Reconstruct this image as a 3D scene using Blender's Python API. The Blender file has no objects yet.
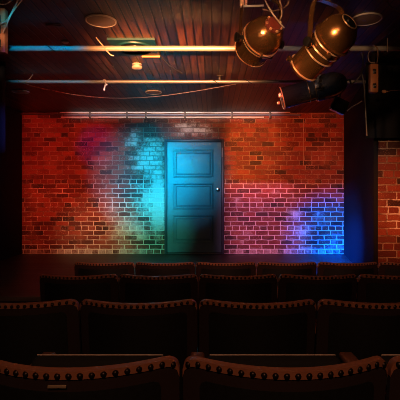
import bpy, bmesh, math, random
from mathutils import Vector, Matrix
random.seed(7)
S = bpy.context.scene
C = S.collection
PI = math.pi
F, VX, VY, EYE = 430.0, 212.0, 195.0, 1.43
CEIL, STAGE, WALL = EYE + 1.55, 0.32, 8.1

def P(px, py, d):
    """the point of the room seen at that place of the photograph, d metres away"""
    return Vector(((px - VX) / F * d, d, EYE - (py - VY) / F * d))

# ------------------------------------------------------------------ materials
class NT:
    def __init__(s, name):
        s.m = bpy.data.materials.new(name); s.m.use_nodes = True
        s.t = s.m.node_tree; s.b = s.t.nodes['Principled BSDF']
    def n(s, kind, **kw):
        o = s.t.nodes.new(kind)
        for k, v in kw.items(): setattr(o, k, v)
        return o
    def put(s, sock, v):
        if isinstance(v, bpy.types.NodeSocket): s.t.links.new(v, sock)
        else: sock.default_value = v
    def math(s, op, a, b=0.0, c=0.0, clamp=False):
        o = s.n('ShaderNodeMath', operation=op, use_clamp=clamp)
        s.put(o.inputs[0], a); s.put(o.inputs[1], b); s.put(o.inputs[2], c)
        return o.outputs[0]
    def mix(s, f, a, b, mode='MIX'):
        o = s.n('ShaderNodeMix', data_type='RGBA', blend_type=mode)
        s.put(o.inputs[0], f); s.put(o.inputs[6], a); s.put(o.inputs[7], b)
        return o.outputs[2]
    def noise(s, vec, scale, detail=4.0, rough=0.55):
        o = s.n('ShaderNodeTexNoise'); s.put(o.inputs['Vector'], vec)
        o.inputs['Scale'].default_value = scale; o.inputs['Detail'].default_value = detail
        o.inputs['Roughness'].default_value = rough
        return o
    def ramp(s, f, stops):
        o = s.n('ShaderNodeValToRGB'); s.put(o.inputs[0], f)
        e = o.color_ramp.elements
        while len(e) < len(stops): e.new(0.5)
        for el, (p, c) in zip(e, stops): el.position = p; el.color = c
        return o.outputs[0]
    def sstep(s, v, lo, hi):
        o = s.n('ShaderNodeMapRange', interpolation_type='SMOOTHSTEP')
        s.put(o.inputs[0], v); s.put(o.inputs[1], lo); s.put(o.inputs[2], hi)
        return o.outputs[0]

def col(r, g, b): return (r, g, b, 1.0)

def plain(name, c, rough=0.5, metal=0.0, var=0.25, scale=30.0, bump=0.0, coat=0.0, spec=0.5):
    # spec: dead matt paint and cloth reflect little
    k = NT(name); tc = k.n('ShaderNodeTexCoord').outputs['Object']
    nz = k.noise(tc, scale)
    d = tuple(x * (1 - var) for x in c[:3]) + (1,)
    l = tuple(min(1, x * (1 + var)) for x in c[:3]) + (1,)
    k.put(k.b.inputs['Base Color'], k.mix(nz.outputs[0], d, l))
    k.put(k.b.inputs['Roughness'], k.math('ADD', k.math('MULTIPLY', nz.outputs[0], 0.2), rough - 0.1))
    k.b.inputs['Metallic'].default_value = metal
    k.b.inputs['Specular IOR Level'].default_value = spec
    k.b.inputs['Coat Weight'].default_value = coat
    if bump:
        b = k.n('ShaderNodeBump'); b.inputs['Distance'].default_value = bump
        k.put(b.inputs['Height'], nz.outputs[0]); k.put(k.b.inputs['Normal'], b.outputs[0])
    return k.m

def brick(name, whitewash, dado=0.0, base_strip=0.0):
    """red brick in the x-z plane; whitewash = list of (x, z, rx, rz, strength) where old white paint is left"""
    k = NT(name); tc = k.n('ShaderNodeTexCoord').outputs['Object']
    sx = k.n('ShaderNodeSeparateXYZ'); k.put(sx.inputs[0], tc)
    X, Z = sx.outputs[0], sx.outputs[2]
    wob = k.noise(tc, 9.0, 3.0)
    w2 = k.n('ShaderNodeSeparateColor'); k.put(w2.inputs[0], wob.outputs['Color'])
    wx = k.math('MULTIPLY_ADD', k.math('SUBTRACT', w2.outputs[0], 0.5), 0.028, X)
    wz = k.math('MULTIPLY_ADD', k.math('SUBTRACT', w2.outputs[1], 0.5), 0.022, Z)
    cv = k.n('ShaderNodeCombineXYZ'); k.put(cv.inputs[0], wx); k.put(cv.inputs[1], k.math('SUBTRACT', wz, STAGE))
    bt = k.n('ShaderNodeTexBrick'); k.put(bt.inputs['Vector'], cv.outputs[0])
    bt.offset = 0.5; bt.squash = 0.55; bt.squash_frequency = 5
    for nm, v in (('Scale', 1.0), ('Mortar Size', 0.0085), ('Mortar Smooth', 0.25), ('Bias', 0.0), ('Brick Width', 0.235), ('Row Height', 0.088)):
        bt.inputs[nm].default_value = v
    bt.inputs['Color1'].default_value = col(0, 0, 0); bt.inputs['Color2'].default_value = col(1, 1, 1); bt.inputs['Mortar'].default_value = col(.5, .5, .5)
    rnd, mort = bt.outputs['Color'], bt.outputs['Fac']
    tone = k.ramp(rnd, [(0.0, col(.022, .012, .010)), (0.15, col(.07, .016, .011)), (0.35, col(.16, .027, .016)), (0.62, col(.23, .038, .021)), (0.85, col(.33, .068, .034)), (1.0, col(.13, .034, .024))])
    grain = k.noise(tc, 55.0, 5.0, 0.7)
    tone = k.mix(k.math('MULTIPLY', k.sstep(grain.outputs[0], 0.45, 0.75), 0.55), tone, col(.10, .022, .016))
    patch = k.noise(tc, 2.3, 4.0)
    tone = k.mix(k.math('MULTIPLY', k.sstep(patch.outputs[0], 0.5, 0.7), 0.45), tone, col(.42, .13, .06))
    fleck = k.noise(tc, 75.0, 3.0, 0.6); fz = k.noise(tc, 3.1, 4.0, 0.6)
    tone = k.mix(k.math('MULTIPLY', k.sstep(fleck.outputs[0], 0.56, 0.68), k.sstep(fz.outputs[0], 0.42, 0.62)), tone, col(.50, .24, .14))
    mc = k.mix(grain.outputs[0], col(.10, .055, .04), col(.72, .50, .36))
    mv = k.noise(tc, 4.5, 5.0, .7)
    mc = k.mix(k.math('MULTIPLY', k.sstep(mv.outputs[0], 0.60, 0.38), 0.8), mc, col(.12, .04, .025))
    # old white paint
    m = None
    for (px, pz, rx, rz, st) in whitewash:
        dx = k.math('DIVIDE', k.math('SUBTRACT', X, px), rx); dz = k.math('DIVIDE', k.math('SUBTRACT', Z, pz), rz)
        r = k.math('SQRT', k.math('ADD', k.math('MULTIPLY', dx, dx), k.math('MULTIPLY', dz, dz)))
        v = k.math('MULTIPLY', k.math('SUBTRACT', 1.0, r, clamp=True), st)
        m = v if m is None else k.math('MAXIMUM', m, v)
    flake = k.noise(tc, 6.0, 6.0, 0.65); fine = k.noise(tc, 34.0, 4.0, 0.6)
    fl = k.math('ADD', k.math('MULTIPLY', flake.outputs[0], 0.55), k.math('MULTIPLY', fine.outputs[0], 0.55))
    edge = k.math('MULTIPLY_ADD', k.math('SUBTRACT', flake.outputs[0], 0.5), 0.05, Z)
    if m is None: m = k.math('ADD', 0.0, 0.0)
    if dado:
        low = k.sstep(edge, 1.665, 1.645)
        m = k.math('MAXIMUM', m, k.math('MULTIPLY', low, k.math('MULTIPLY_ADD', k.sstep(X, -2.6, -0.9), dado * 0.75, dado * 0.25)))
    if base_strip:
        m = k.math('MAXIMUM', m, k.math('MULTIPLY', k.sstep(edge, STAGE + 0.26, STAGE + 0.06), base_strip))
    # per-brick scatter so that whole bricks keep or lose their paint
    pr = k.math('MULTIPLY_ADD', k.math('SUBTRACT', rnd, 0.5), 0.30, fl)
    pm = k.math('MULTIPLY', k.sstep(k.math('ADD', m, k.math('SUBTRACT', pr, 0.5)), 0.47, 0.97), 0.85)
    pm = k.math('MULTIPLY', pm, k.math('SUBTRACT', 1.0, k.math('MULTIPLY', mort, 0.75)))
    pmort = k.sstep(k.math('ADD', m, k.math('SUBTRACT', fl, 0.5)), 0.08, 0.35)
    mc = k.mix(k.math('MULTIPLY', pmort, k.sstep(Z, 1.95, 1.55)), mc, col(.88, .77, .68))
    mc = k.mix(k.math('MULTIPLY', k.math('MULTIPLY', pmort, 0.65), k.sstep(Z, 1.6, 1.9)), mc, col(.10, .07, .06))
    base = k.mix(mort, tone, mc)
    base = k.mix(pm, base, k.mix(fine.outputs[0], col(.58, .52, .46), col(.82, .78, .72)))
    k.put(k.b.inputs['Base Color'], base)
    k.put(k.b.inputs['Roughness'], k.math('MULTIPLY_ADD', grain.outputs[0], 0.35, 0.42))
    h = k.math('ADD', k.math('SUBTRACT', 1.0, mort), k.math('MULTIPLY', grain.outputs[0], 0.5))
    h = k.math('ADD', h, k.math('MULTIPLY', rnd, 0.25))
    b = k.n('ShaderNodeBump'); b.inputs['Distance'].default_value = 0.012; b.inputs['Strength'].default_value = 0.9
    k.put(b.inputs['Height'], h); k.put(k.b.inputs['Normal'], b.outputs[0])
    return k.m

def boards(name, along_y, width, length, stops, rough=0.4, gap=0.004, knots=True):
    k = NT(name); tc = k.n('ShaderNodeTexCoord').outputs['Object']
    sx = k.n('ShaderNodeSeparateXYZ'); k.put(sx.inputs[0], tc)
    cv = k.n('ShaderNodeCombineXYZ')
    k.put(cv.inputs[0], sx.outputs[1] if along_y else sx.outputs[0]); k.put(cv.inputs[1], sx.outputs[0] if along_y else sx.outputs[1])
    bt = k.n('ShaderNodeTexBrick'); k.put(bt.inputs['Vector'], cv.outputs[0]); bt.offset = 0.37
    for nm, v in (('Scale', 1.0), ('Mortar Size', gap), ('Mortar Smooth', 0.3), ('Bias', 0.0), ('Brick Width', length), ('Row Height', width)):
        bt.inputs[nm].default_value = v
    bt.inputs['Color1'].default_value = col(0, 0, 0); bt.inputs['Color2'].default_value = col(1, 1, 1); bt.inputs['Mortar'].default_value = col(.4, .4, .4)
    mp = k.n('ShaderNodeMapping'); k.put(mp.inputs[0], tc)
    mp.inputs['Scale'].default_value = (34, 2.2, 10) if along_y else (2.2, 34, 10)
    gr = k.noise(mp.outputs[0], 1.0, 5.0, 0.65)
    v = k.math('ADD', k.math('MULTIPLY', bt.outputs['Color'], 0.36), k.math('MULTIPLY_ADD', k.math('SUBTRACT', gr.outputs[0], 0.5), 1.3, 0.30))
    c = k.ramp(v, stops)
    if knots:
        vo = k.n('ShaderNodeTexVoronoi'); mk = k.n('ShaderNodeMapping'); k.put(mk.inputs[0], tc)
        mk.inputs['Scale'].default_value = (1.6, 1.0, 1) if along_y else (1.0, 1.6, 1)
        k.put(vo.inputs['Vector'], mk.outputs[0]); vo.inputs['Scale'].default_value = 3.2
        c = k.mix(k.sstep(vo.outputs['Distance'], 0.11, 0.03), c, col(.012, .006, .004))
    c = k.mix(bt.outputs['Fac'], c, col(.004, .002, .002))
    k.put(k.b.inputs['Base Color'], c)
    k.put(k.b.inputs['Roughness'], k.math('MULTIPLY_ADD', gr.outputs[0], 0.25, rough - 0.1))
    k.b.inputs['Specular IOR Level'].default_value = 0.3
    b = k.n('ShaderNodeBump'); b.inputs['Distance'].default_value = 0.006
    k.put(b.inputs['Height'], k.math('MULTIPLY_ADD', gr.outputs[0], 0.2, k.math('SUBTRACT', 1.0, bt.outputs['Fac'])))
    k.put(k.b.inputs['Normal'], b.outputs[0])
    return k.m

def wz(px, py):  # wall point of the photograph
    p = P(px, py, WALL); return p.x, p.z
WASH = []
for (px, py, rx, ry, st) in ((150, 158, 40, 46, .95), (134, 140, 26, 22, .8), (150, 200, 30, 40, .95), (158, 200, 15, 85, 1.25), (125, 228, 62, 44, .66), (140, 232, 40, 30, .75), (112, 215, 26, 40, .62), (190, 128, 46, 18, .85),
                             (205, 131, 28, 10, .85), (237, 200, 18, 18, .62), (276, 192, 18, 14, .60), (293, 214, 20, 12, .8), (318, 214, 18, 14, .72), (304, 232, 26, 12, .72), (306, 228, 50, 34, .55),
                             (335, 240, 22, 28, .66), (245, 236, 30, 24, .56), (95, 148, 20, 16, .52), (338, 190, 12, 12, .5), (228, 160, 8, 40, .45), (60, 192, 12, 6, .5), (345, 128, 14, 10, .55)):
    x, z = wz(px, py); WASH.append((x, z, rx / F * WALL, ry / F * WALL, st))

M = dict(
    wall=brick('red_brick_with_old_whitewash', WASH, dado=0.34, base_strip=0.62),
    pier=brick('red_brick', [(2.35, 1.2, .35, .35, .55)]),
    ceiling=boards('stained_ceiling_boards', True, 0.085, 3.1, [(0.2, col(.006, .003, .002)), (0.45, col(.036, .014, .007)), (0.8, col(.15, .055, .022))], rough=0.38, gap=.008),
    stage=boards('dark_stage_boards', False, 0.14, 2.4, [(0.2, col(.025, .019, .016)), (0.6, col(.055, .042, .034)), (0.9, col(.09, .07, .058))], rough=0.42, knots=False),
    floor=plain('dark_carpet', col(.012, .009, .009), 0.9, var=.4, scale=90, bump=.004),
    black=plain('black_painted_flat', col(.016, .016, .020), 0.8, var=.2, scale=14, spec=.06),
    drape=plain('black_drape_cloth', col(.013, .013, .015), 0.9, var=.3, scale=60, spec=.05),
    plaster=plain('dark_plaster', col(.012, .011, .010), 0.9, var=.2, scale=8, spec=.1),
    door=plain('dark_blue_grey_door_paint', col(.06, .15, .19), 0.38, var=.18, scale=16, bump=.0015),
    doorframe=plain('dark_frame_paint', col(.045, .06, .075), 0.42, var=.2, scale=20),
    chrome=plain('polished_chrome', col(.75, .75, .73), 0.22, 1.0, var=.05),
    steel=plain('galvanised_steel', col(.31, .30, .295), 0.36, 0.4, var=.12, scale=40),
    conduit=plain('white_conduit', col(.78, .76, .74), 0.4, var=.06),
    bluepipe=plain('blue_grey_conduit', col(.16, .18, .26), 0.4, var=.1),
    darkpipe=plain('dark_conduit', col(.10, .09, .09), 0.45, var=.15),
    brass=plain('aged_bronze_paint', col(.46, .21, .075), 0.24, 0.9, var=.22, scale=9),
    brasslit=plain('lit_bronze_rim', col(.80, .50, .30), 0.3, 0.55, var=.15, scale=30),  # lighter copy of the bronze, bright highlights put into the colour
    blacklamp=plain('black_lamp_enamel', col(.014, .013, .014), 0.26, 0.0, var=.1, scale=6, coat=.8),
    hole=plain('lamp_house_interior', col(.006, .005, .005), 0.6),
    redcap=plain('red_brown_lamp_cap', col(.20, .035, .025), 0.35, .3, var=.4, scale=60),
    lens=plain('dark_lens_glass', col(.05, .05, .06), 0.08, 0.0, coat=1.0),
    cable=plain('worn_brown_cable', col(.13, .07, .045), 0.5, var=.2),
    darkcable=plain('black_cable', col(.02, .018, .018), 0.5),
    palecable=plain('pale_cable', col(.34, .25, .19), 0.45, var=.15),
    socketbox=plain('orange_brown_box_paint', col(.34, .14, .06), 0.45, .1, var=.35, scale=18),
    socket=plain('black_socket_plastic', col(.012, .010, .010), 0.4),
    white=plain('off_white_plastic', col(.42, .38, .37), 0.45, var=.06),
    grille=plain('speaker_grille_mesh', col(.17, .12, .10), 0.55, var=.4, scale=220),
    teal=plain('teal_paint', col(.002, .035, .05), 0.45, var=.2, scale=24),
    copper=plain('raw_wood_edge', col(.55, .25, .11), 0.5, var=.2, scale=25),
    maroon=plain('maroon_seat_velvet', col(.015, .003, .0025), 0.85, var=.3, scale=120),
    seat=plain('dark_seat_cloth', col(.004, .003, .003), 0.9, var=.3, scale=120),
    panel=plain('black_seat_back_panel', col(.003, .003, .003), 0.62, var=.3, scale=60),
    leather=plain('brown_leather_trim', col(.30, .11, .06), 0.5, var=.25, scale=90),
    stud=plain('dark_nail_heads', col(.035, .022, .018), 0.34, .8),
    piping=plain('pale_piping', col(.42, .30, .24), 0.5),
    armwood=plain('armrest_wood', col(.20, .075, .04), 0.42, var=.3, scale=35),
    iron=plain('black_iron', col(.02, .018, .018), 0.45, .6),
    plate=plain('small_brass_plate', col(.70, .50, .32), 0.35, .7),
)

# ------------------------------------------------------------------ mesh helpers
def new(): return bmesh.new()
def box(bm, c, s, bev=0.0, rot=None, seg=2):
    r = bmesh.ops.create_cube(bm, size=1.0)
    mt = Matrix.Translation(Vector(c)) @ (rot.to_4x4() if rot else Matrix.Identity(4)) @ Matrix.Diagonal((s[0], s[1], s[2], 1))
    bmesh.ops.transform(bm, matrix=mt, verts=r['verts'])
    if bev:
        es = list({e for v in r['verts'] for e in v.link_edges})
        bmesh.ops.bevel(bm, geom=es, offset=bev, segments=seg, affect='EDGES', profile=0.5)
    return bm
def frame_of(d):
    d = d.normalized(); u = Vector((0, 0, 1)) if abs(d.z) < .95 else Vector((1, 0, 0))
    a = d.cross(u).normalized(); return a, a.cross(d).normalized(), d
def lathe(bm, o, axis, prof, seg=40, cap=True):
    """profile of (distance along axis, radius)"""
    a, b, d = frame_of(Vector(axis)); o = Vector(o); rings = []
    for (h, r) in prof:
        rings.append([bm.verts.new(o + d * h + (a * math.cos(2 * PI * i / seg) + b * math.sin(2 * PI * i / seg)) * max(r, 1e-4)) for i in range(seg)])
    for p, q in zip(rings, rings[1:]):
        for i in range(seg): bm.faces.new((p[i], p[(i + 1) % seg], q[(i + 1) % seg], q[i]))
    if cap:
        bm.faces.new(rings[0]); bm.faces.new(rings[-1])
    return bm
def smooth_path(pts, n=6):
    pts = [Vector(p) for p in pts]
    if len(pts) < 3: return pts
    q = [pts[0] * 2 - pts[1]] + pts + [pts[-1] * 2 - pts[-2]]; out = []
    for i in range(1, len(q) - 2):
        for k in range(n):
            t = k / n; a, b, c, d = q[i - 1], q[i], q[i + 1], q[i + 2]
            out.append(.5 * ((2 * b) + (c - a) * t + (2 * a - 5 * b + 4 * c - d) * t * t + (3 * b - a - 3 * c + d) * t ** 3))
    return out + [pts[-1]]
def tube(bm, pts, r, seg=10, n=6):
    pts = smooth_path(pts, n); rings = []; a = None
    for i, p in enumerate(pts):
        d = (pts[min(i + 1, len(pts) - 1)] - pts[max(i - 1, 0)]).normalized()
        if a is None: a, _, _ = frame_of(d)
        a = (a - d * a.dot(d)).normalized(); b = d.cross(a)
        rings.append([bm.verts.new(p + (a * math.cos(2 * PI * k / seg) + b * math.sin(2 * PI * k / seg)) * r) for k in range(seg)])
    for p, q in zip(rings, rings[1:]):
        for k in range(seg): bm.faces.new((p[k], p[(k + 1) % seg], q[(k + 1) % seg], q[k]))
    bm.faces.new(rings[0]); bm.faces.new(rings[-1])
    return bm
def strap(bm, pts, w, t, across, n=6):
    """flat bar along pts, w wide along 'across'"""
    pts = smooth_path(pts, n); A = Vector(across).normalized(); rings = []
    for i, p in enumerate(pts):
        d = (pts[min(i + 1, len(pts) - 1)] - pts[max(i - 1, 0)]).normalized()
        nn = d.cross(A).normalized()
        rings.append([bm.verts.new(p + A * (sx * w / 2) + nn * (sy * t / 2)) for sx, sy in ((-1, -1), (1, -1), (1, 1), (-1, 1))])
    for p, q in zip(rings, rings[1:]):
        for k in range(4): bm.faces.new((p[k], p[(k + 1) % 4], q[(k + 1) % 4], q[k]))
    bm.faces.new(rings[0]); bm.faces.new(rings[-1])
    return bm
def ring(bm, o, axis, R, r, seg=40, k=8):
    a, b, d = frame_of(Vector(axis)); o = Vector(o); rs = []
    for i in range(seg):
        t = 2 * PI * i / seg; e = a * math.cos(t) + b * math.sin(t)
        rs.append([bm.verts.new(o + e * (R + r * math.cos(2 * PI * j / k)) + d * (r * math.sin(2 * PI * j / k))) for j in range(k)])
    for i in range(seg):
        p, q = rs[i], rs[(i + 1) % seg]
        for j in range(k): bm.faces.new((p[j], p[(j + 1) % k], q[(j + 1) % k], q[j]))
    return bm
def obj(name, bm, mat, parent=None, smooth=True, loc=None):
    bmesh.ops.recalc_face_normals(bm, faces=bm.faces)
    me = bpy.data.meshes.new(name); bm.to_mesh(me); bm.free()
    me.materials.append(mat)
    for p in me.polygons: p.use_smooth = smooth
    o = bpy.data.objects.new(name, me); C.objects.link(o)
    if smooth:
        me.set_sharp_from_angle(angle=math.radians(38))
    if parent: o.parent = parent
    if loc is not None: o.location = loc
    return o
def tag(o, label, cat, group=None):
    o['label'] = label; o['category'] = cat
    if group: o['group'] = group
    return o
def thing(name, label, cat, loc=(0, 0, 0), group=None):
    o = bpy.data.objects.new(name, None); C.objects.link(o); o.empty_display_size = .1
    o.location = loc
    return tag(o, label, cat, group)
def struct(name, bm, mat, smooth=False, label=None, cat=None):
    o = obj(name, bm, mat, None, smooth); o['kind'] = 'structure'
    if label: o['label'] = label; o['category'] = cat
    return o
def quad(bm, pts):
    bm.faces.new([bm.verts.new(Vector(p)) for p in pts]); return bm

# ------------------------------------------------------------------ the room
XL, XR = P(22, 0, WALL).x, P(344, 0, WALL).x + .05
FX = P(378, 0, 5.2).x                                   # near end of the right masking flat
DX0, DX1, DTOP = P(164.6, 0, WALL).x, P(224, 0, WALL).x, P(0, 139.5, WALL).z
def slope(d): return 1.43 - (.40 + .065 * (d - 1.075)) - .86

struct('ceiling', box(new(), (0, 3.2, CEIL + .04), (8.0, 10.2, .08)), M['ceiling'], label='low ceiling of dark stained wooden boards', cat='ceiling')
# back wall with its door opening
b = new()
box(b, ((XL - .6 + DX0) / 2, WALL + .12, (STAGE + CEIL) / 2), (DX0 - XL + .6, .24, CEIL - STAGE))
box(b, ((XR + .6 + DX1) / 2, WALL + .12, (STAGE + CEIL) / 2), (XR + .6 - DX1, .24, CEIL - STAGE))
box(b, ((DX0 + DX1) / 2, WALL + .12, (DTOP + CEIL) / 2), (DX1 - DX0, .24, CEIL - DTOP))
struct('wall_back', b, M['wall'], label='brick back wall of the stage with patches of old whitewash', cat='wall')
struct('wall_left', box(new(), (-3.95, 3.0, 1.4), (.12, 9.8, 3.2)), M['plaster'])
struct('wall_right', box(new(), (3.75, 3.0, 1.4), (.12, 9.8, 3.2)), M['plaster'])
struct('wall_rear', box(new(), (0, -1.9, 1.5), (7.9, .12, 3.2)), M['plaster'])
# stage and raked auditorium floor
b = new(); box(b, (-.1, 6.45, STAGE - .05), (7.5, 3.5, .1)); struct('floor_stage', b, M['stage'], label='low stage floor of dark boards', cat='floor')
b = new(); box(b, (-.1, 4.71, .1), (7.5, .03, .34)); struct('trim_1', b, M['black'])
b = new(); y0, y1 = -1.85, 4.70
vs = [(-3.9, y0, slope(y0)), (3.7, y0, slope(y0)), (3.7, y1, slope(y1)), (-3.9, y1, slope(y1))]
quad(b, vs); e = bmesh.ops.extrude_face_region(b, geom=b.faces[:])
bmesh.ops.translate(b, verts=[v for v in e['geom'] if isinstance(v, bmesh.types.BMVert)], vec=(0, 0, -.08))
struct('floor', b, M['floor'])
# masking flats at the sides of the stage, brick pier and drapes
FLIP = -1
def flat(name, x0, y0, x1, y1, z0, z1, t, mat, side=1, **k):
    b = new(); a = Vector((x0, y0, 0)); c = Vector((x1, y1, 0)); n = (c - a).cross(Vector((0, 0, 1))).normalized() * t * side
    lo = [b.verts.new(p + Vector((0, 0, z0))) for p in (a, c, c + n, a + n)]
    hi = [b.verts.new(p + Vector((0, 0, z1))) for p in (a, c, c + n, a + n)]
    b.faces.new(lo); b.faces.new(hi)
    for i in range(4): b.faces.new((lo[i], lo[(i + 1) % 4], hi[(i + 1) % 4], hi[i]))
    return struct(name, b, mat, **k)
flat('wall_stage_right', FX, 5.2, XR, WALL - .002, STAGE, CEIL, .05, M['black'], side=FLIP, label='black masking flat beside the stage, lit blue near the floor', cat='flat')
flat('wall_stage_left', XL, WALL - .002, XL - .05, 5.2, STAGE, CEIL, .05, M['drape'], label='black masking flat at the dark left side of the stage', cat='flat')
struct('wall_pier_right', box(new(), ((FX + 3.7) / 2, 5.28, (STAGE + CEIL) / 2), (3.7 - FX, .16, CEIL - STAGE)), M['pier'], label='brick pier at the right of the stage', cat='wall')
struct('wall_pier_left', box(new(), ((-2.56 - 3.9) / 2, 5.12, (STAGE + CEIL) / 2), (3.9 - 2.56, .16, CEIL - STAGE)), M['black'])

def drape(name, label, x0, x1, y, z0, z1, folds, amp, hem):
    b = new(); n = folds * 8; lo, hi, lo2, hi2 = [], [], [], []
    for i in range(n + 1):
        t = i / n; x = x0 + (x1 - x0) * t; yy = y + amp * math.sin(t * folds * 2 * PI)
        lo.append(b.verts.new((x, yy, z0))); hi.append(b.verts.new((x, yy * .5 + y * .5, z1)))
        lo2.append(b.verts.new((x, yy + .008, z0))); hi2.append(b.verts.new((x, yy * .5 + y * .5 + .008, z1)))
    for i in range(n):
        b.faces.new((lo[i], lo[i + 1], hi[i + 1], hi[i])); b.faces.new((lo2[i + 1], lo2[i], hi2[i], hi2[i + 1]))
        b.faces.new((lo[i + 1], lo[i], lo2[i], lo2[i + 1]))
    b.faces.new((lo[0], hi[0], hi2[0], lo2[0])); b.faces.new((lo[-1], lo2[-1], hi2[-1], hi[-1]))
    r = thing(name, label, 'drape', (0, 0, 0)); obj('cloth', b, M['drape'], r)
    h = new(); tube(h, [(x0, y - amp * .3, z1 - .015), (x1, y - amp * .3, z1 - .015)], .012); obj('hanging_batten', h, M['iron'], r)
    return r
pz = P(0, 138, 5.02).z
drape('drape', 'black drape hanging over the top of the brick pier', P(366, 0, 5.02).x, 3.6, 5.02, pz, CEIL - .005, 9, .028, 0)
drape('drape', 'narrow dark drape catching blue light high at the left edge of the room', -3.6, P(5.2, 0, 4.98).x, 4.98, P(0, 153, 4.98).z, CEIL - .005, 8, .025, 0)

# ------------------------------------------------------------------ the door
dr = bpy.data.objects.new('door_1', None); C.objects.link(dr); dr.location = ((DX0 + DX1) / 2, WALL, STAGE)
dr['kind'] = 'structure'; dr['label'] = 'dark three-panel door lit cyan in the brick wall'; dr['category'] = 'door'
def dl(px, py): p = P(px, py, WALL); return p.x - dr.location.x, p.z - STAGE
w = DX1 - DX0; h = DTOP - STAGE; ft = .045
b = new()
for s in (-1, 1): box(b, (s * (w / 2 - ft / 2), .035, h / 2), (ft, .15, h), .006)
box(b, (0, .035, h - ft / 2), (w - 2 * ft, .15, ft), .006)
obj('door_frame', b, M['doorframe'], dr)
b = new(); box(b, (0, .03, .012), (w - 2 * ft, .16, .024), .004); obj('threshold', b, M['doorframe'], dr)
sw, sh = w - 2 * ft - .01, h - ft - .034
b = new()
x0, x1 = dl(172.6, 0)[0], dl(213.6, 0)[0]
rows = [(149.5, 177.5), (183, 209.5), (215.5, 243.5)]
# stiles and rails around three sunken panels
zb, zt = .028, .028 + sh
box(b, ((-sw / 2 + x0) / 2, .045, (zb + zt) / 2), (x0 + sw / 2, .045, sh))
box(b, ((sw / 2 + x1) / 2, .045, (zb + zt) / 2), (sw / 2 - x1, .045, sh))
zs = [zt] + [z for a, c in rows for z in (dl(0, a)[1], dl(0, c)[1])] + [zb]
for i in range(0, 8, 2): box(b, ((x0 + x1) / 2, .045, (zs[i] + zs[i + 1]) / 2), (x1 - x0, .045, zs[i] - zs[i + 1]))
slab = obj('door_slab', b, M['door'], dr, smooth=False)
for (a, c) in rows:
    za, zc = dl(0, a)[1], dl(0, c)[1]; b = new(); cx = (x0 + x1) / 2; cz = (za + zc) / 2; ww, hh = x1 - x0, za - zc
    # a sunken field, a sloped moulding and a raised centre
    loops = []
    for ins, yy in ((0, .024), (.006, .018), (.018, .018), (.03, .040), (.055, .040), (.075, .030)):
        loops.append([b.verts.new((cx + sx * (ww / 2 - ins), yy, cz + sz * (hh / 2 - ins))) for sx, sz in ((-1, -1), (1, -1), (1, 1), (-1, 1))])
    for p, q in zip(loops, loops[1:]):
        for i in range(4): b.faces.new((p[i], p[(i + 1) % 4], q[(i + 1) % 4], q[i]))
    b.faces.new(loops[-1])
    obj('door_panel', b, M['door'], dr, smooth=False)
kx, kz = dl(217.8, 189.5)
b = new(); lathe(b, (kx, .022, kz), (0, -1, 0), [(0, .036), (.006, .036), (.008, .014), (.03, .014), (.036, .032), (.05, .038), (.064, .032), (.07, .01)], 24)
k = obj('door_knob', b, M['chrome'], dr); k['label'] = 'round chrome knob'
kx, kz = dl(222.2, 152.5)
b = new(); box(b, (kx, -.048, kz), (.022, .012, .17), .003); k = obj('hinge_plate', b, M['steel'], dr); k['label'] = 'pale metal plate on the frame'

# ------------------------------------------------------------------ pipes, conduits
def pipe(name, label, py, d, r, x0, x1, mat, tape=()):
    z = P(0, py, d).z; rt = thing(name, label, 'pipe', (0, d, z))
    b = new(); lathe(b, (x0, 0, 0), (1, 0, 0), [(0, r * .8), (.004, r), (x1 - x0 - .004, r), (x1 - x0, r * .8)], 20); obj('tube', b, mat, rt)
    for tx in tape:
        b = new(); x = P(tx, 0, d).x; tube(b, [(x + .05 * t - .05, -r * 1.12 * math.cos(t * 3 - .6), r * 1.12 * math.sin(t * 3 + 1.0 + PI)) if False else (x + (t - .5) * .09, -(r + .004) * math.cos((t - .5) * 2.6), (r + .004) * -math.sin((t - .5) * 2.6)) for t in (0, .2, .4, .6, .8, 1)], .006, 8)
        obj('tape_wrap', b, M['darkcable'], rt)
    for hx in (x0 + .35, (x0 + x1) / 2 + .2, x1 - .35):
        b = new(); top = CEIL - z; box(b, (hx, 0, (r + top) / 2 + .004), (.03, .008, top - r), .002); box(b, (hx, 0, top - .004), (.08, .06, .006)); obj('hanger', b, M['iron'], rt)
    return rt
pipe('lighting_pipe', 'long steel lighting pipe, nearer of the two crossing the ceiling, cyan at one end', 48.5, 4.1, .0255, -3.4, 3.6, M['steel'], (51, 345))
pipe('lighting_pipe', 'thinner looking steel pipe farther back across the ceiling', 81.7, 5.6, .022, -3.85, 3.65, M['steel'], (215, 248))
pipe('lighting_pipe', 'short steel pipe under the ceiling that carries the two bronze lamps', -14, 2.9, .0255, .05, 1.9, M['steel'])
def conduit(label, px0, px1, py, r, mat, d=8.04):
    b = new(); a, c = P(px0, py, d), P(px1, py, d); lathe(b, a, c - a, [(0, r), ((c - a).length, r)], 12)
    return tag(obj('conduit', b, mat), label, 'conduit')
rt = thing('cable_trunking', 'white conduits running together along the top of the brick wall', 'conduit', P(180, 114.5, 8.04))
def cpart(nm, px0, px1, py, r, mat, d=8.04):
    b = new(); a, c = P(px0, py, d) - rt.location, P(px1, py, d) - rt.location; lathe(b, a, c - a, [(0, r), ((c - a).length, r)], 12); return obj(nm, b, mat, rt)
cpart('conduit', 60, 290, 112.3, .013, M['conduit']); cpart('conduit', 61, 264, 117.3, .014, M['conduit'])
cpart('conduit', 64, 300, 114.8, .017, M['bluepipe']); cpart('conduit', 21, 66, 114.0, .012, M['darkpipe'])
for px in (90, 127, 146, 185, 232, 270):
    b = new(); p = P(px, 114.8, 8.03) - rt.location; box(b, p, (.03, .05, .13), .004); obj('clip', b, M['darkpipe'], rt)
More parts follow.
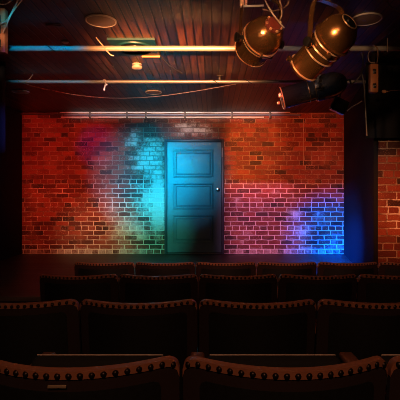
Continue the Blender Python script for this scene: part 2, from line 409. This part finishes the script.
b = new(); a, c = P(303.5, 118, 8.085), P(303.5, 166, 8.085); tube(b, [a, (a + c) / 2, c], .007, 8); tag(obj('wall_cable', b, M['palecable']), 'thin pale cable running down the brick wall above the blue light', 'cable')

# ------------------------------------------------------------------ ceiling fittings
def on_ceiling(px, py):
    d = F * (CEIL - EYE) / (VY - py); return Vector(((px - VX) / F * d, d, CEIL))
def speaker(px, py, R, label):
    r = thing('ceiling_speaker', label, 'speaker', on_ceiling(px, py), 'round ceiling speakers')
    b = new(); lathe(b, (0, 0, 0), (0, 0, -1), [(0, R), (.008, R), (.012, R * .97), (.012, R * .92), (.007, R * .89)], 48, cap=False); obj('rim', b, M['white'], r)
    b = new(); lathe(b, (0, 0, 0), (0, 0, -1), [(.001, R * .91), (.008, R * .91), (.015, R * .5), (.016, R * .01)], 48, cap=False); obj('grille', b, M['grille'], r)
speaker(101, 20.5, .137, 'round ceiling speaker with a pale rim, nearest on the left above the pipes')
speaker(366, 19, .137, 'round ceiling speaker partly behind the large bronze lamp')
speaker(20.5, 91.3, .125, 'bluish round ceiling speaker at the far left beyond both pipes')
speaker(153.5, 92, .125, 'round ceiling speaker just beyond the far pipe, above the door')
r = thing('smoke_detector', 'small pale smoke detector between the two ceiling pipes', 'smoke detector', on_ceiling(137, 64))
b = new(); lathe(b, (0, 0, 0), (0, 0, -1), [(0, .055), (.012, .055), (.013, .04)], 32); obj('base', b, M['white'], r)
b = new(); lathe(b, (0, 0, 0), (0, 0, -1), [(.012, .035), (.03, .036), (.032, .062), (.052, .060), (.060, .045), (.062, .001)], 32); obj('head', b, M['white'], r)
c = on_ceiling(135, 46)
r = thing('ceiling_vent', 'teal square ceiling panel with a round opening, behind the near pipe', 'vent', c)
b = new(); n = 48; R0, R1, HS = .155, .19, .235; t0 = .022
def sqp(t):
    x, y = math.cos(t), math.sin(t); m = max(abs(x), abs(y)); return x / m * HS, y / m * HS
o1 = [b.verts.new((*sqp(2 * PI * (i + .0) / n + PI / 4), -t0)) for i in range(n)]; i1 = [b.verts.new((R1 * math.cos(2 * PI * i / n + PI / 4), R1 * math.sin(2 * PI * i / n + PI / 4), -t0)) for i in range(n)]
o2 = [b.verts.new((v.co.x, v.co.y, 0)) for v in o1]; i2 = [b.verts.new((v.co.x, v.co.y, -.002)) for v in i1]
for i in range(n):
    j = (i + 1) % n
    for p, q in ((o1, i1), (o2, o1), (i1, i2)): b.faces.new((p[i], p[j], q[j], q[i]))
obj('panel', b, M['teal'], r)
b = new(); ring(b, (0, 0, -t0), (0, 0, 1), .178, .016); obj('opening_ring', b, M['teal'], r)
b = new(); lathe(b, (0, 0, -.006), (0, 0, -1), [(0, .165), (.004, .165)], 40); obj('opening', b, M['hole'], r)
b = new(); lathe(b, (0, 0, -.008), (0, 0, -1), [(0, .05), (.014, .045), (.018, .02)], 24); obj('hub', b, M['teal'], r)
b = new(); box(b, (.13, .250, -.02), (.20, .03, .04), .004); obj('wooden_edge', b, M['copper'], r)
r = thing('ceiling_downlight', 'tiny blue lit ceiling fitting behind the cyan end of the near pipe', 'downlight', on_ceiling(65, 41.5))
b = new(); lathe(b, (0, 0, 0), (0, 0, -1), [(0, .035), (.012, .033), (.014, .02)], 24); obj('rim', b, M['white'], r)
b = new(); a, c = on_ceiling(46, 24), on_ceiling(61, 24.3); a.z -= .008; c.z -= .008; tube(b, [a, (a + c) / 2, c], .006, 8); tag(obj('ceiling_cable', b, M['cable']), 'short brown cable clipped flat to the dark ceiling boards', 'cable')

# ------------------------------------------------------------------ hanging cables
def cable(label, pts, r, mat, name='cable'):
    b = new(); tube(b, [P(*p) for p in pts], r, 8, 8); return tag(obj(name, b, mat), label, 'cable')
cable('long thin cable sagging between the far pipe and the brick wall', [(24, 83, 5.63), (36, 87, 5.65), (70, 94, 5.68), (110, 98, 5.7), (150, 97, 5.7), (190, 92, 5.68), (236, 84, 5.63)], .0042, M['cable'])
cable('cable hanging down and looping round the left part of the far pipe', [(38, 60, 5.35), (35, 70, 5.5), (31, 77, 5.545), (26, 81.5, 5.56), (20, 82, 5.565), (17, 79.5, 5.57)], .0055, M['palecable'])
cable('orange cable tie end hanging by the near pipe, beside the teal panel', [(96, 37.5, 4.05), (103, 46, 4.045), (107, 51, 4.05), (111, 55, 4.06), (114, 55.5, 4.06)], .0055, M['palecable'])
cable('black cable drooping from the near pipe beneath the teal panel', [(158, 52, 4.12), (162, 58, 4.2), (170, 66, 4.35), (182, 73.5, 4.6)], .006, M['darkcable'])
cable('pale cable running up from the box at the left edge, outer of two', [(3, 33, 3.26), (7, 24, 3.24), (11, 15, 3.22), (18, 5, 3.2), (27, -6, 3.18)], .0045, M['palecable'])
cable('pale cable running up from the box at the left edge, inner of two', [(-1, 25, 3.27), (7, 20, 3.25), (13, 10, 3.22), (20, -4, 3.18)], .0045, M['palecable'])
cable('cable curving across the very top left corner', [(-6, 3, 3.3), (3, 4.5, 3.3), (9, 2.5, 3.28), (15, -3, 3.25)], .0045, M['palecable'])
cable('cable crossing down in front of the round bronze lamp', [(262, -6, 2.6), (268, 6, 2.53), (275, 17, 2.5), (284, 28, 2.52)], .0040, M['palecable'])
cable('cable curving down beside the round bronze lamp', [(278, -6, 2.55), (281, 6, 2.53), (282, 14, 2.53), (279, 22, 2.54)], .0045, M['cable'])
cable('cable looping between the two bronze lamps near the ceiling', [(262, 9.5, 2.6), (272, 11, 2.58), (281, 9, 2.6), (288, 4, 2.62), (290, -6, 2.65)], .0040, M['cable'])
cable('thin cable crossing the top right corner', [(382, -5, 3.2), (388, 3, 3.2), (394, 9, 3.2), (404, 14, 3.2)], .0045, M['cable'])
cable('cable looping over the near pipe above the small socket box', [(377, 63, 4.05), (378, 55, 4.05), (377, 48, 4.06), (373, 44.6, 4.09)], .0055, M['cable'])
cable('cable loop beside the small socket box', [(375, 63, 4.06), (370, 62, 4.06), (368, 57, 4.05), (369, 52, 4.05), (372, 51, 4.06)], .0045, M['palecable'])
cable('thin wire hanging upright over the near pipe at the far right', [(387.5, 38, 4.06), (387.6, 44, 4.06), (387.6, 52, 4.06)], .0045, M['palecable'])
cable('dark cable hanging down from the bronze lamps before the black flat', [(362, 74, 4.3), (364, 84, 4.3), (365, 100, 4.3), (366, 118, 4.3), (367, 136, 4.3)], .010, M['darkcable'])
cable('pale cable drooping below the black lamp at its far end', [(347, 111, 4.4), (352, 107, 4.4), (358, 103.5, 4.4), (362, 101, 4.4)], .006, M['palecable'])
r = thing('cable_connector', 'small glinting connector on a wire at the right edge', 'connector', P(384.5, 91.5, 4.3))
b = new(); lathe(b, (-.025, 0, 0), (1, 0, 0), [(0, .008), (.008, .016), (.03, .017), (.04, .008), (.06, .006)], 16); obj('body', b, M['brasslit'], r)
b = new(); tube(b, [Vector((.03, 0, 0)), P(393, 90.5, 4.3) - r.location, P(406, 90, 4.3) - r.location], .004, 8); obj('wire', b, M['cable'], r)
r = thing('pipe_hook', 'small pale hook hanging from the left half of the far pipe', 'hook', P(104.5, 81.7, 5.56))
b = new(); p = [P(x, y, 5.56) - r.location for x, y in ((103.5, 79.8), (105.5, 80.6), (105.6, 84), (104.6, 87.5), (104.0, 90.5))]; tube(b, p, .011, 8); obj('shank', b, M['white'], r)
b = new(); box(b, P(106.5, 84.5, 5.55) - r.location, (.03, .02, .02), .004); obj('screw', b, M['steel'], r)

# ------------------------------------------------------------------ socket boxes
def socket_box(label, px0, px1, py0, py1, d, sockets, hook):
    a, c = P(px0, py0, d), P(px1, py1, d); ctr = (a + c) / 2; w, h = c.x - a.x, a.z - c.z
    r = thing('socket_box', label, 'socket box', ctr, 'socket boxes')
    b = new(); box(b, (0, .03, 0), (w, .06, h), .006); obj('housing', b, M['socketbox'], r)
    for t in sockets:
        b = new(); box(b, (0, -.002, h * t), (w * .45, .012, w * .6), .006); s = obj('socket', b, M['socket'], r)
        b = new()
        for q in (-1, 1): lathe(b, (q * w * .1, -.007, h * t), (0, -1, 0), [(0, w * .05), (.003, w * .05)], 10)
        obj('contacts', b, M['steel'], s)
    b = new(); zt = P(0, hook, d).z - ctr.z; strap(b, [(0, .03, h / 2 - .01), (0, .03, h / 2 + (zt - h / 2) * .5), (0, .03, zt)], .03, .006, (1, 0, 0)); obj('strap', b, M['iron'], r)
    return r
socket_box('narrow orange-brown socket box hanging at the right, before the black drape', 370.5, 378.5, 63.5, 92, 4.05, (.22, -.28), 51.5)
socket_box('tall orange-brown box at the left edge where the near pipe begins', -8, 4.6, 8, 52, 3.3, (.25, 0, -.3), -5)

# ------------------------------------------------------------------ stage lamps
def yoke(r, piv, axdir, half, top, mat, w=.035):
    """U bracket: piv = pivot centre, axdir = horizontal pivot axis, top = apex point (all local)"""
    A = Vector(axdir).normalized(); L, R = piv - A * half, piv + A * half
    T = top; up = Vector((0, 0, 1)); across = A.cross(up).normalized()
    pts = [L - up * .03, L, L * .5 + (T - A * half) * .5, T - A * half * .97 - up * .05, T - A * half * .75 - up * .01, T, T + A * half * .75 - up * .01, T + A * half * .97 - up * .05, R * .5 + (T + A * half) * .5, R, R - up * .03]
    b = new(); strap(b, pts, w, .007, across, 4); y = obj('yoke', b, mat, r)
    for s, q in ((-1, L), (1, R)):
        b = new(); lathe(b, q - A * s * .02, A * s, [(0, .02), (.03, .02), (.032, .03), (.05, .03), (.055, .012)], 16); obj('pivot_knob', b, M['iron'], r)
    return y
def clamp(r, top, pz):
    b = new(); ring(b, (top.x, top.y, pz), (1, 0, 0), .036, .009, 24); box(b, (top.x, top.y, (top.z + pz - .03) / 2), (.03, .035, max(.02, pz - .03 - top.z)), .004)
    box(b, (top.x + .002, top.y - .045, pz), (.02, .05, .022), .004)
    obj('hook_clamp', b, M['brass'], r)

PZ = P(0, -14, 2.9).z
# large bronze profile spot
ctr = P(325, 46.5, 2.82); r = thing('stage_lamp', 'long bronze profile lamp with a domed end, larger one at the right', 'stage lamp', ctr, 'stage lamps on the pipes')
ax = Vector((.50, -.74, .45)).normalized()
def seg(nm, prof, mat, s=48): b = new(); lathe(b, ctr0, ax, prof, s); return obj(nm, b, mat, r)
ctr0 = Vector((0, 0, 0))
seg('lens_tube', [(-.225, .092), (-.225, .108), (-.21, .113), (-.20, .108), (-.05, .106), (-.045, .100)], M['brass'])
seg('lens', [(-.232, .02), (-.226, .07), (-.224, .093), (-.22, .093)], M['lens'])
seg('housing', [(-.06, .108), (-.05, .116), (.055, .116), (.065, .113)], M['brass'])
seg('dome', [(.06, .113), (.065, .124), (.10, .1255), (.13, .122), (.16, .112), (.185, .097), (.203, .080), (.214, .066), (.218, .056)], M['brass'])
for t, R in ((-.205, .111), (-.055, .116), (-.005, .117), (.04, .117)):
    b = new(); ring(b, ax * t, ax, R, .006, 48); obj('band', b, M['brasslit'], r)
b = new(); lathe(b, ax * .055, ax, [(0, .118), (.004, .134), (.012, .136), (.018, .124)], 48); obj('flange', b, M['brass'], r)
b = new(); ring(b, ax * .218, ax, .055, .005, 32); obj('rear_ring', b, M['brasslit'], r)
b = new(); lathe(b, ax * .2165, ax, [(0, .054), (.003, .054)], 32); obj('rear_opening', b, M['hole'], r)
b = new(); lathe(b, ax * .222 + Vector((-.014, 0, .0)), ax, [(0, .011), (.012, .010), (.018, .004)], 12); obj('lamp_pin', b, M['chrome'], r)
pa = Vector((ax.y, -ax.x, 0)).normalized() * -1
tp = P(328, 2.5, 2.82) - ctr
yoke(r, Vector((0, 0, 0)), pa, .145, tp, M['brass']); clamp(r, Vector((tp.x, tp.y + .0, tp.z)), PZ - ctr.z)
a2, b2, _ = frame_of(ax)
for t, an in ((-.205, 2.6), (-.205, .4), (.03, 5.2)):
    b = new(); e = a2 * math.cos(an) + b2 * math.sin(an); lathe(b, ax * t + e * .105, e, [(0, .014), (.02, .014), (.022, .018), (.04, .018), (.044, .008)], 12); obj('thumbscrew', b, M['brass'], r)
# round bronze spot
ctr = P(259.5, 41, 2.86); r = thing('stage_lamp', 'round bronze lamp with a red-brown cap, in front of the near pipe', 'stage lamp', ctr, 'stage lamps on the pipes')
ax = Vector((.40, -.87, .26)).normalized()
seg('housing', [(-.125, .106), (-.125, .121), (-.112, .125), (-.10, .120), (.0, .120), (.01, .130), (.03, .130)], M['brass'])
seg('lens', [(-.137, .02), (-.129, .08), (-.127, .107), (-.12, .107)], M['lens'])
seg('dome', [(.028, .127), (.05, .127), (.083, .122), (.113, .110), (.14, .092), (.162, .068), (.172, .05)], M['brass'])
for t, R in ((-.113, .124), (.006, .129), (.029, .130)):
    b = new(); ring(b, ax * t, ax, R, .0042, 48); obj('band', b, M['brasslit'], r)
seg('rear_cap', [(.166, .056), (.180, .056), (.184, .048), (.195, .046), (.197, .03)], M['redcap'], 32)
b = new(); a2, b2, _ = frame_of(ax)
for i in range(7):
    e = a2 * math.cos(i * .9) + b2 * math.sin(i * .9); lathe(b, ax * .180 + e * .051, ax, [(0, .009), (.010, .009), (.012, .004)], 10)
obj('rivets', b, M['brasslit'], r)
for an, t in ((1.2, -.07), (2.0, -.065), (2.8, -.065), (3.6, -.07)):
    b = new(); e = a2 * math.cos(an) + b2 * math.sin(an); box(b, ax * t + e * .126, (.03, .03, .035), .006); ring(b, ax * (t + .0) + e * .142, e, .012, .004, 16); obj('clip', b, M['brass'], r)
b = new(); e = (a2 * math.cos(4.9) + b2 * math.sin(4.9)); lathe(b, ax * .03 + e * .117, e, [(0, .01), (.03, .01), (.034, .006)], 12); obj('thumbscrew', b, M['chrome'], r)
pa = Vector((ax.y, -ax.x, 0)).normalized() * -1
tp = P(262, -3, 2.86) - ctr
yoke(r, Vector((0, 0, .0)), pa, .148, tp, M['brass'], .028); clamp(r, tp, PZ - ctr.z)
b = new(); p0, p1 = P(240, 6.5, 2.80) - ctr, P(264, 5.5, 2.80) - ctr; strap(b, [p0, p0 * .5 + p1 * .5, p1], .012, .006, (0, 0, 1)); obj('safety_bar', b, M['steel'], r)
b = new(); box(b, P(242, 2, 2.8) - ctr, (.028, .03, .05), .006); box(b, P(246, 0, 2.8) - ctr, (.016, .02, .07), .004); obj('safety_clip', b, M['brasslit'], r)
# black lamp pointing left
ctr = P(306, 92, 4.42); r = thing('stage_lamp', 'black lamp with a brassy front rim, pointing left below the bronze lamps', 'stage lamp', ctr, 'stage lamps on the pipes')
ax = Vector((.95, -.12, .24)).normalized()
seg('lens_tube', [(-.26, .098), (-.26, .112), (-.245, .114), (-.235, .110), (.10, .110), (.11, .105)], M['blacklamp'])
seg('lens', [(-.27, .02), (-.263, .07), (-.26, .099), (-.25, .099)], M['lens'])
seg('lamp_house', [(.09, .120), (.10, .130), (.26, .130), (.33, .115), (.38, .085), (.41, .05), (.415, .01)], M['blacklamp'])
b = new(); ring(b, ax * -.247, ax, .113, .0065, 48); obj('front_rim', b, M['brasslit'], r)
for t in (.02, .085):
    b = new(); ring(b, ax * t, ax, .113, .005, 48); obj('band', b, M['brass'], r)
b = new(); a2, b2, _ = frame_of(ax); e = Vector((-.25, -.6, .15)).normalized(); box(b, ax * -.25 + Vector((-.02, -.06, .02)), (.05, .04, .05), .008); obj('rim_catch', b, M['brasslit'], r); b = new(); box(b, ax * -.262 + Vector((-.03, -.03, -.05)), (.03, .03, .03), .006); obj('rim_catch', b, M['brasslit'], r)
for k_, (px, py) in enumerate(((314, 79.5), (320, 77.5), (325, 80))):
    b = new(); lathe(b, P(px, py, 4.36) - ctr, (0, -.3, 1), [(0, .02), (.02, .022), (.03, .014)], 14); obj('thumbscrew', b, M['brasslit'], r)
pa = Vector((ax.y, -ax.x, 0)).normalized() * -1
z1 = P(0, 48.5, 4.1).z - ctr.z
yoke(r, ax * .10, pa, .155, Vector((ax.x * .10, ax.y * .1 - .02, z1 - .12)), M['iron'])
b = new(); ring(b, (ax.x * .10, 4.1 - 4.42, z1), (1, 0, 0), .036, .009, 24); strap(b, [(ax.x * .10, -.32, z1 - .04), (ax.x * .10, -.22, z1 - .09), (ax.x * .10, -.03, z1 - .12)], .03, .012, (1, 0, 0)); obj('hook_clamp', b, M['iron'], r)
b = new(); tube(b, [ax * .41, ax * .45 + Vector((0, 0, .0)), P(352, 84, 4.3) - ctr, P(361, 74, 4.25) - ctr, P(363, 60, 4.15) - ctr, P(362, 53, 4.12) - ctr], .009, 8); obj('lamp_lead', b, M['darkcable'], r)

# black junction box with leads behind the lamp
r = thing('junction_box', 'black junction box hung in the shadow at the far end of the black lamp', 'junction box', P(339, 106, 4.75))
b = new(); box(b, (0, 0, 0), (.17, .10, .15), .012, Matrix.Rotation(.45, 3, 'Y')); obj('housing', b, M['blacklamp'], r)
b = new(); box(b, (-.005, -.054, .0), (.12, .012, .10), .004, Matrix.Rotation(.45, 3, 'Y')); obj('lid', b, M['iron'], r)
b = new(); tube(b, [Vector((.0, 0, .06)), P(341, 92, 4.9) - r.location, P(343, 83, 5.3) - r.location, P(343, 80.5, 5.57) - r.location], .008, 8); obj('lead', b, M['darkcable'], r)

# ------------------------------------------------------------------ seats
W, SH = .52, .86
def yb(x): u = x / (W / 2); return -.10 * (1 - u * u)
def ztop(x, hw, top, rad):
    k = max(0.0, abs(x) - (hw - rad)); return top - rad + math.sqrt(max(0, rad * rad - k * k))
def sheet(bm, hw, top, rad, bottom, off0, off1, nu=26, nv=10, lowrad=0.0, band=None):
    """curved upholstered slab; off0/off1 = rear and front offsets; band: only that height under the top edge"""
    grid = []
    for side, off in ((0, off0), (1, off1)):
        rows = []
        for i in range(nu + 1):
            t = i / nu * 2 - 1; x = hw * math.sin(t * PI / 2 * .92) / math.sin(PI / 2 * .92)
            zt = ztop(x, hw, top, rad); zb = zt - band if band else bottom
            c = []
            for j in range(nv + 1):
                z = zb + (zt - zb) * j / nv
                c.append(bm.verts.new((x, yb(x) + off + (SH - z) * .14, z)))
            rows.append(c)
        grid.append(rows)
    A, B = grid
    for i in range(nu):
        for j in range(nv):
            bm.faces.new((A[i][j], A[i + 1][j], A[i + 1][j + 1], A[i][j + 1])); bm.faces.new((B[i][j], B[i][j + 1], B[i + 1][j + 1], B[i + 1][j]))
        bm.faces.new((A[i][nv], A[i + 1][nv], B[i + 1][nv], B[i][nv])); bm.faces.new((A[i + 1][0], A[i][0], B[i][0], B[i + 1][0]))
    for j in range(nv):
        bm.faces.new((A[0][j], A[0][j + 1], B[0][j + 1], B[0][j])); bm.faces.new((A[nu][j + 1], A[nu][j], B[nu][j], B[nu][j + 1]))
    return bm
HW = W / 2 - .005
def make_seat():
    r = bpy.data.objects.new('theatre_seat', None); C.objects.link(r)
    obj('backrest', sheet(new(), HW, SH - .004, .035, .36, .0, .018), M['maroon'], r)
    b = sheet(new(), HW + .001, SH, .036, 0, -.004, .022, band=.019, nv=3)
    tr = obj('leather_trim', b, M['leather'], r)
    b = new(); n = 20
    for i in range(n):
        x = (i / (n - 1) * 2 - 1) * (HW - .014); z = ztop(x, HW, SH, .036) - .0105; y = yb(x) - .004 + (SH - z) * .14
        lathe(b, (x, y + .002, z), (0, -1, .12), [(0, .0078), (.0035, .0072), (.0065, .0042), (.0075, .0008)], 10)
    obj('nail_heads', b, M['stud'], tr)
    b = sheet(new(), HW - .042, SH - .05, .02, .40, -.003, .01, nu=20, nv=6); obj('back_panel', b, M['panel'], r)
    # tipped-up seat in front of the back
    b = new(); box(b, (0, .205, .585), (W - .115, .06, .38), .022, Matrix.Rotation(-.10, 3, 'X'), 3); st = obj('seat', b, M['seat'], r)
    b = new(); tube(b, [(-W / 2 + .07, .224, .777), (0, .224, .777), (W / 2 - .07, .224, .777)], .0022, 8); obj('piping', b, M['piping'], st)
    add_arm(r, -1)
    b = new(); box(b, (-W / 2 + .028, .19, .012), (.05, .26, .024), .005); obj('foot', b, M['iron'], r)
    return r
def add_arm(r, s):
    b = new(); box(b, (s * (W / 2 - .027), .25, .695), (.050, .38, .03), .010, None, 3); obj('armrest', b, M['armwood'], r)
    b = new(); box(b, (s * (W / 2 - .027), .22, .352), (.022, .26, .655), .006); obj('side_standard', b, M['iron'], r)
def dup(src):
    c = src.copy(); C.objects.link(c)
    for ch in list(src.children):
        k = ch.copy(); C.objects.link(k); k.parent = c
        for g in list(ch.children):
            q = g.copy(); C.objects.link(q); q.parent = k
    return c
ORD = ['first', 'second', 'third', 'fourth', 'fifth', 'sixth']
rows = [('nearest', 'fourth row back, nearest the viewer', 181.0, 1.075, (-1, 0, 1)), ('third', 'third row back from the stage', 198.0, 1.88, (-2, -1, 0, 1)),
        ('second', 'second row back from the stage', 198.3, 2.80, (-2, -1, 0, 1, 2)), ('front', 'front row by the stage', 195.5, 3.67, (-2, -1, 0, 1, 2, 3))]
proto = make_seat(); used = False
for rk, (key, ph, seam, d, ks) in enumerate(rows):
    for i, kx in enumerate(ks):
        if used: s = dup(proto)
        else: s = proto; used = True
        s.location = ((seam - VX) / F * d + W * (kx + .5), d, slope(d)); pos = ORD[i]
        s['label'] = f'dark studded theatre seat, {pos} from the left in the {ph}'
        s['category'] = 'theatre seat'; s['group'] = 'theatre seats in rows facing the stage'
        if rk == 0 and i == 0: target = s
        if i == len(ks) - 1: add_arm(s, 1)
b = new(); pp = P(61, 371.2, 1.0) - target.location; x = pp.x; z = SH - .034; box(b, (x, yb(x) - .006 + (SH - z) * .14, z), (.042, .004, .007), .001); pl = obj('number_plate', b, M['plate'], target); pl['label'] = 'small pale plate below the studs'

# ------------------------------------------------------------------ light
def spot(name, loc, to, colr, watts, deg, blend=1.0, size=.06, shutter=None, soft=.03, top_soft=.004):
    """a spot light; shutter = (left, right, bottom, top) as tangents from the beam axis, like the blades of a profile lamp"""
    L = bpy.data.lights.new(name, 'SPOT'); L.color = colr; L.energy = watts; L.spot_size = math.radians(deg); L.spot_blend = blend; L.shadow_soft_size = size
    o = bpy.data.objects.new(name, L); C.objects.link(o); o.location = loc
    o.rotation_euler = (Vector(to) - Vector(loc)).to_track_quat('-Z', 'Y').to_euler()
    if shutter:
        L.use_nodes = True; t = L.node_tree; em = t.nodes['Emission']
        tc = t.nodes.new('ShaderNodeTexCoord'); sp = t.nodes.new('ShaderNodeSeparateXYZ'); t.links.new(tc.outputs['Normal'], sp.inputs[0])
        def mth(op, a, b):
            n = t.nodes.new('ShaderNodeMath'); n.operation = op
            for i, v in enumerate((a, b)):
                if isinstance(v, bpy.types.NodeSocket): t.links.new(v, n.inputs[i])
                else: n.inputs[i].default_value = v
            return n.outputs[0]
        az = mth('ABSOLUTE', sp.outputs[2], 0); u = mth('DIVIDE', sp.outputs[0], az); v = mth('DIVIDE', sp.outputs[1], az)
        tot = None
        for val, lo, hi in ((u, shutter[0] - soft, shutter[0] + soft), (u, shutter[1] + soft, shutter[1] - soft), (v, shutter[2] - soft, shutter[2] + soft), (v, shutter[3] + min(soft, top_soft), shutter[3] - min(soft, top_soft))):
            n = t.nodes.new('ShaderNodeMapRange'); n.interpolation_type = 'SMOOTHSTEP'; t.links.new(val, n.inputs[0]); n.inputs[1].default_value = lo; n.inputs[2].default_value = hi
            tot = n.outputs[0] if tot is None else mth('MULTIPLY', tot, n.outputs[0])
        t.links.new(tot, em.inputs['Strength'])
    return o
def W_(px, py): return P(px, py, WALL)
def wall_spot(name, lx, to, colr, watts, deg, l=-200, r=600, b=500, t=112, soft=.03, top_soft=.006, d=WALL):
    """a profile lamp on the bar behind the first rows, its blades set to that piece of the back wall"""
    loc = Vector((lx, 1.5, 2.55)); aim = P(*to, d); q = (aim - loc).to_track_quat('-Z', 'Y'); iq = q.inverted()
    def uv(px, py):
        v = iq @ (P(px, py, d) - loc); return v.x / -v.z, v.y / -v.z
    sh = (uv(l, to[1])[0], uv(r, to[1])[0], uv(to[0], b)[1], uv(to[0], t)[1])
    return spot(name, loc, aim, colr, watts, deg, shutter=sh, soft=soft, top_soft=top_soft)
wall_spot('cyan_spot', -1.0, (174, 172), (.0, .56, 1.0), 1050, 21)
wall_spot('cyan_wash', -1.2, (144, 176), (.0, .58, 1.0), 2500, 20)
wall_spot('red_wash', -.5, (64, 165), (1.0, .06, .03), 1400, 32, l=12, r=125, soft=.075)
wall_spot('low_red', -.5, (70, 215), (1.0, .25, .07), 240, 22, l=15)
wall_spot('low_warm', -.9, (100, 236), (1.0, .74, .36), 640, 16)
wall_spot('violet_spot', -1.2, (97, 146), (.30, .04, 1.0), 520, 8)
wall_spot('amber_wash', -.9, (275, 150), (1.0, .13, .03), 1500, 34, l=226, b=200, soft=.02)
wall_spot('amber_spot', -.9, (240, 150), (1.0, .34, .08), 1350, 17, l=226, b=190, soft=.02)
wall_spot('door_head', -.8, (192, 124), (1.0, .42, .2), 1100, 13, b=139, soft=.02)
wall_spot('pink_wash', -.8, (258, 222), (1.0, .27, .60), 1450, 23, l=227, r=305, t=183, soft=.04)
wall_spot('blue_spot', -1.4, (342, 245), (.0, .13, 1.0), 9000, 17)
wall_spot('green_spot', -1.1, (152, 228), (.10, 1.0, .60), 800, 15)
spot('flat_blue_fill', (-1.4, 1.5, 2.55), (2.3, 7.3, .35), (.0, .08, 1.0), 24000, 13)  # second blue spot, added to lift the colour on the flat
spot('front_row_fill', (0, .5, 2.6), (0, 3.67, .8), (1.0, .40, .25), 170, 70, shutter=(-2, 2, -.045, .06), soft=.02, top_soft=.02)  # unseen fill added to bring out the front seat backs
spot('pier_amber', (-.9, 1.5, 2.5), (2.5, 5.2, 1.2), (1.0, .24, .08), 1100, 20)
spot('ceiling_glow', (-.3, .6, 1.9), on_ceiling(182, 30), (1.0, .34, .10), 9000, 46, shutter=(-.22, .13, -.10, .002), soft=.07, top_soft=.022)
spot('conduit_fill', (-.6, 1.5, 2.5), P(176, 114, 8.05), (1.0, .72, .62), 3000, 44, shutter=(-.30, .30, -.006, .012), soft=.02)  # narrow band of light added to whiten the conduits
spot('pipe_cyan', (-.15, .2, 2.5), P(34, 46, 4.1), (.0, .55, 1.0), 1500, 26, shutter=(-.066, .11, -.0125, .008), soft=.0015, top_soft=.002)
spot('pipe_warm_fill', (-.5, .6, 2.3), P(130, 81.7, 5.6), (1.0, .55, .36), 700, 60, shutter=(-.5, .32, -.010, .010), soft=.004)  # no fitting here: extra warm fill for the far pipe alone
spot('drape_blue', (-.8, 3.0, 2.4), P(0, 128, 4.9), (.02, .14, 1.0), 300, 14)
spot('house_light', (0, -1.0, 2.75), (0, 2.2, .8), (1.0, .48, .26), 72, 90)
spot('lamp_key', (-.2, .9, 2.3), P(305, 48, 2.9), (1.0, .50, .22), 240, 40, shutter=(-.4, .13, -.5, .5), soft=.02)  # added key light that gives the bronze lamps their shine
spot('lamp_rim_fill', (-.1, 2.9, 2.93), P(305, 92, 4.4), (.8, .8, 1.0), 45, 24)  # sourceless spot put in for highlights on the black lamp
spot('box_fill', (-.9, 1.0, 2.4), P(4, 24, 3.3), (1.0, .52, .26), 42, 18)  # extra spot without a fitting, brightens the left box
spot('box_fill', (.9, 1.6, 2.2), P(374, 76, 4.05), (1.0, .45, .2), 60, 12)  # likewise added, for the socket box at the right

w = bpy.data.worlds.new('dark_room'); S.world = w; w.use_nodes = True
w.node_tree.nodes['Background'].inputs[0].default_value = (.004, .003, .003, 1); w.node_tree.nodes['Background'].inputs[1].default_value = 1.0

cam = bpy.data.cameras.new('camera'); co = bpy.data.objects.new('camera', cam); C.objects.link(co)
co.location = (0, 0, EYE); co.rotation_euler = (PI / 2, 0, 0)
cam.sensor_width = 36.0; cam.lens = 36.0 * F / 400.0
cam.shift_x = (200 - VX) / 400; cam.shift_y = -(200 - VY) / 400; cam.clip_start = .05
S.camera = co
S.view_settings.view_transform = 'Standard'; S.view_settings.look = 'None'; S.view_settings.gamma = 1.0; S.view_settings.exposure = 0.0
S.view_settings.use_curve_mapping = False
S.cycles.filter_width = 0.9
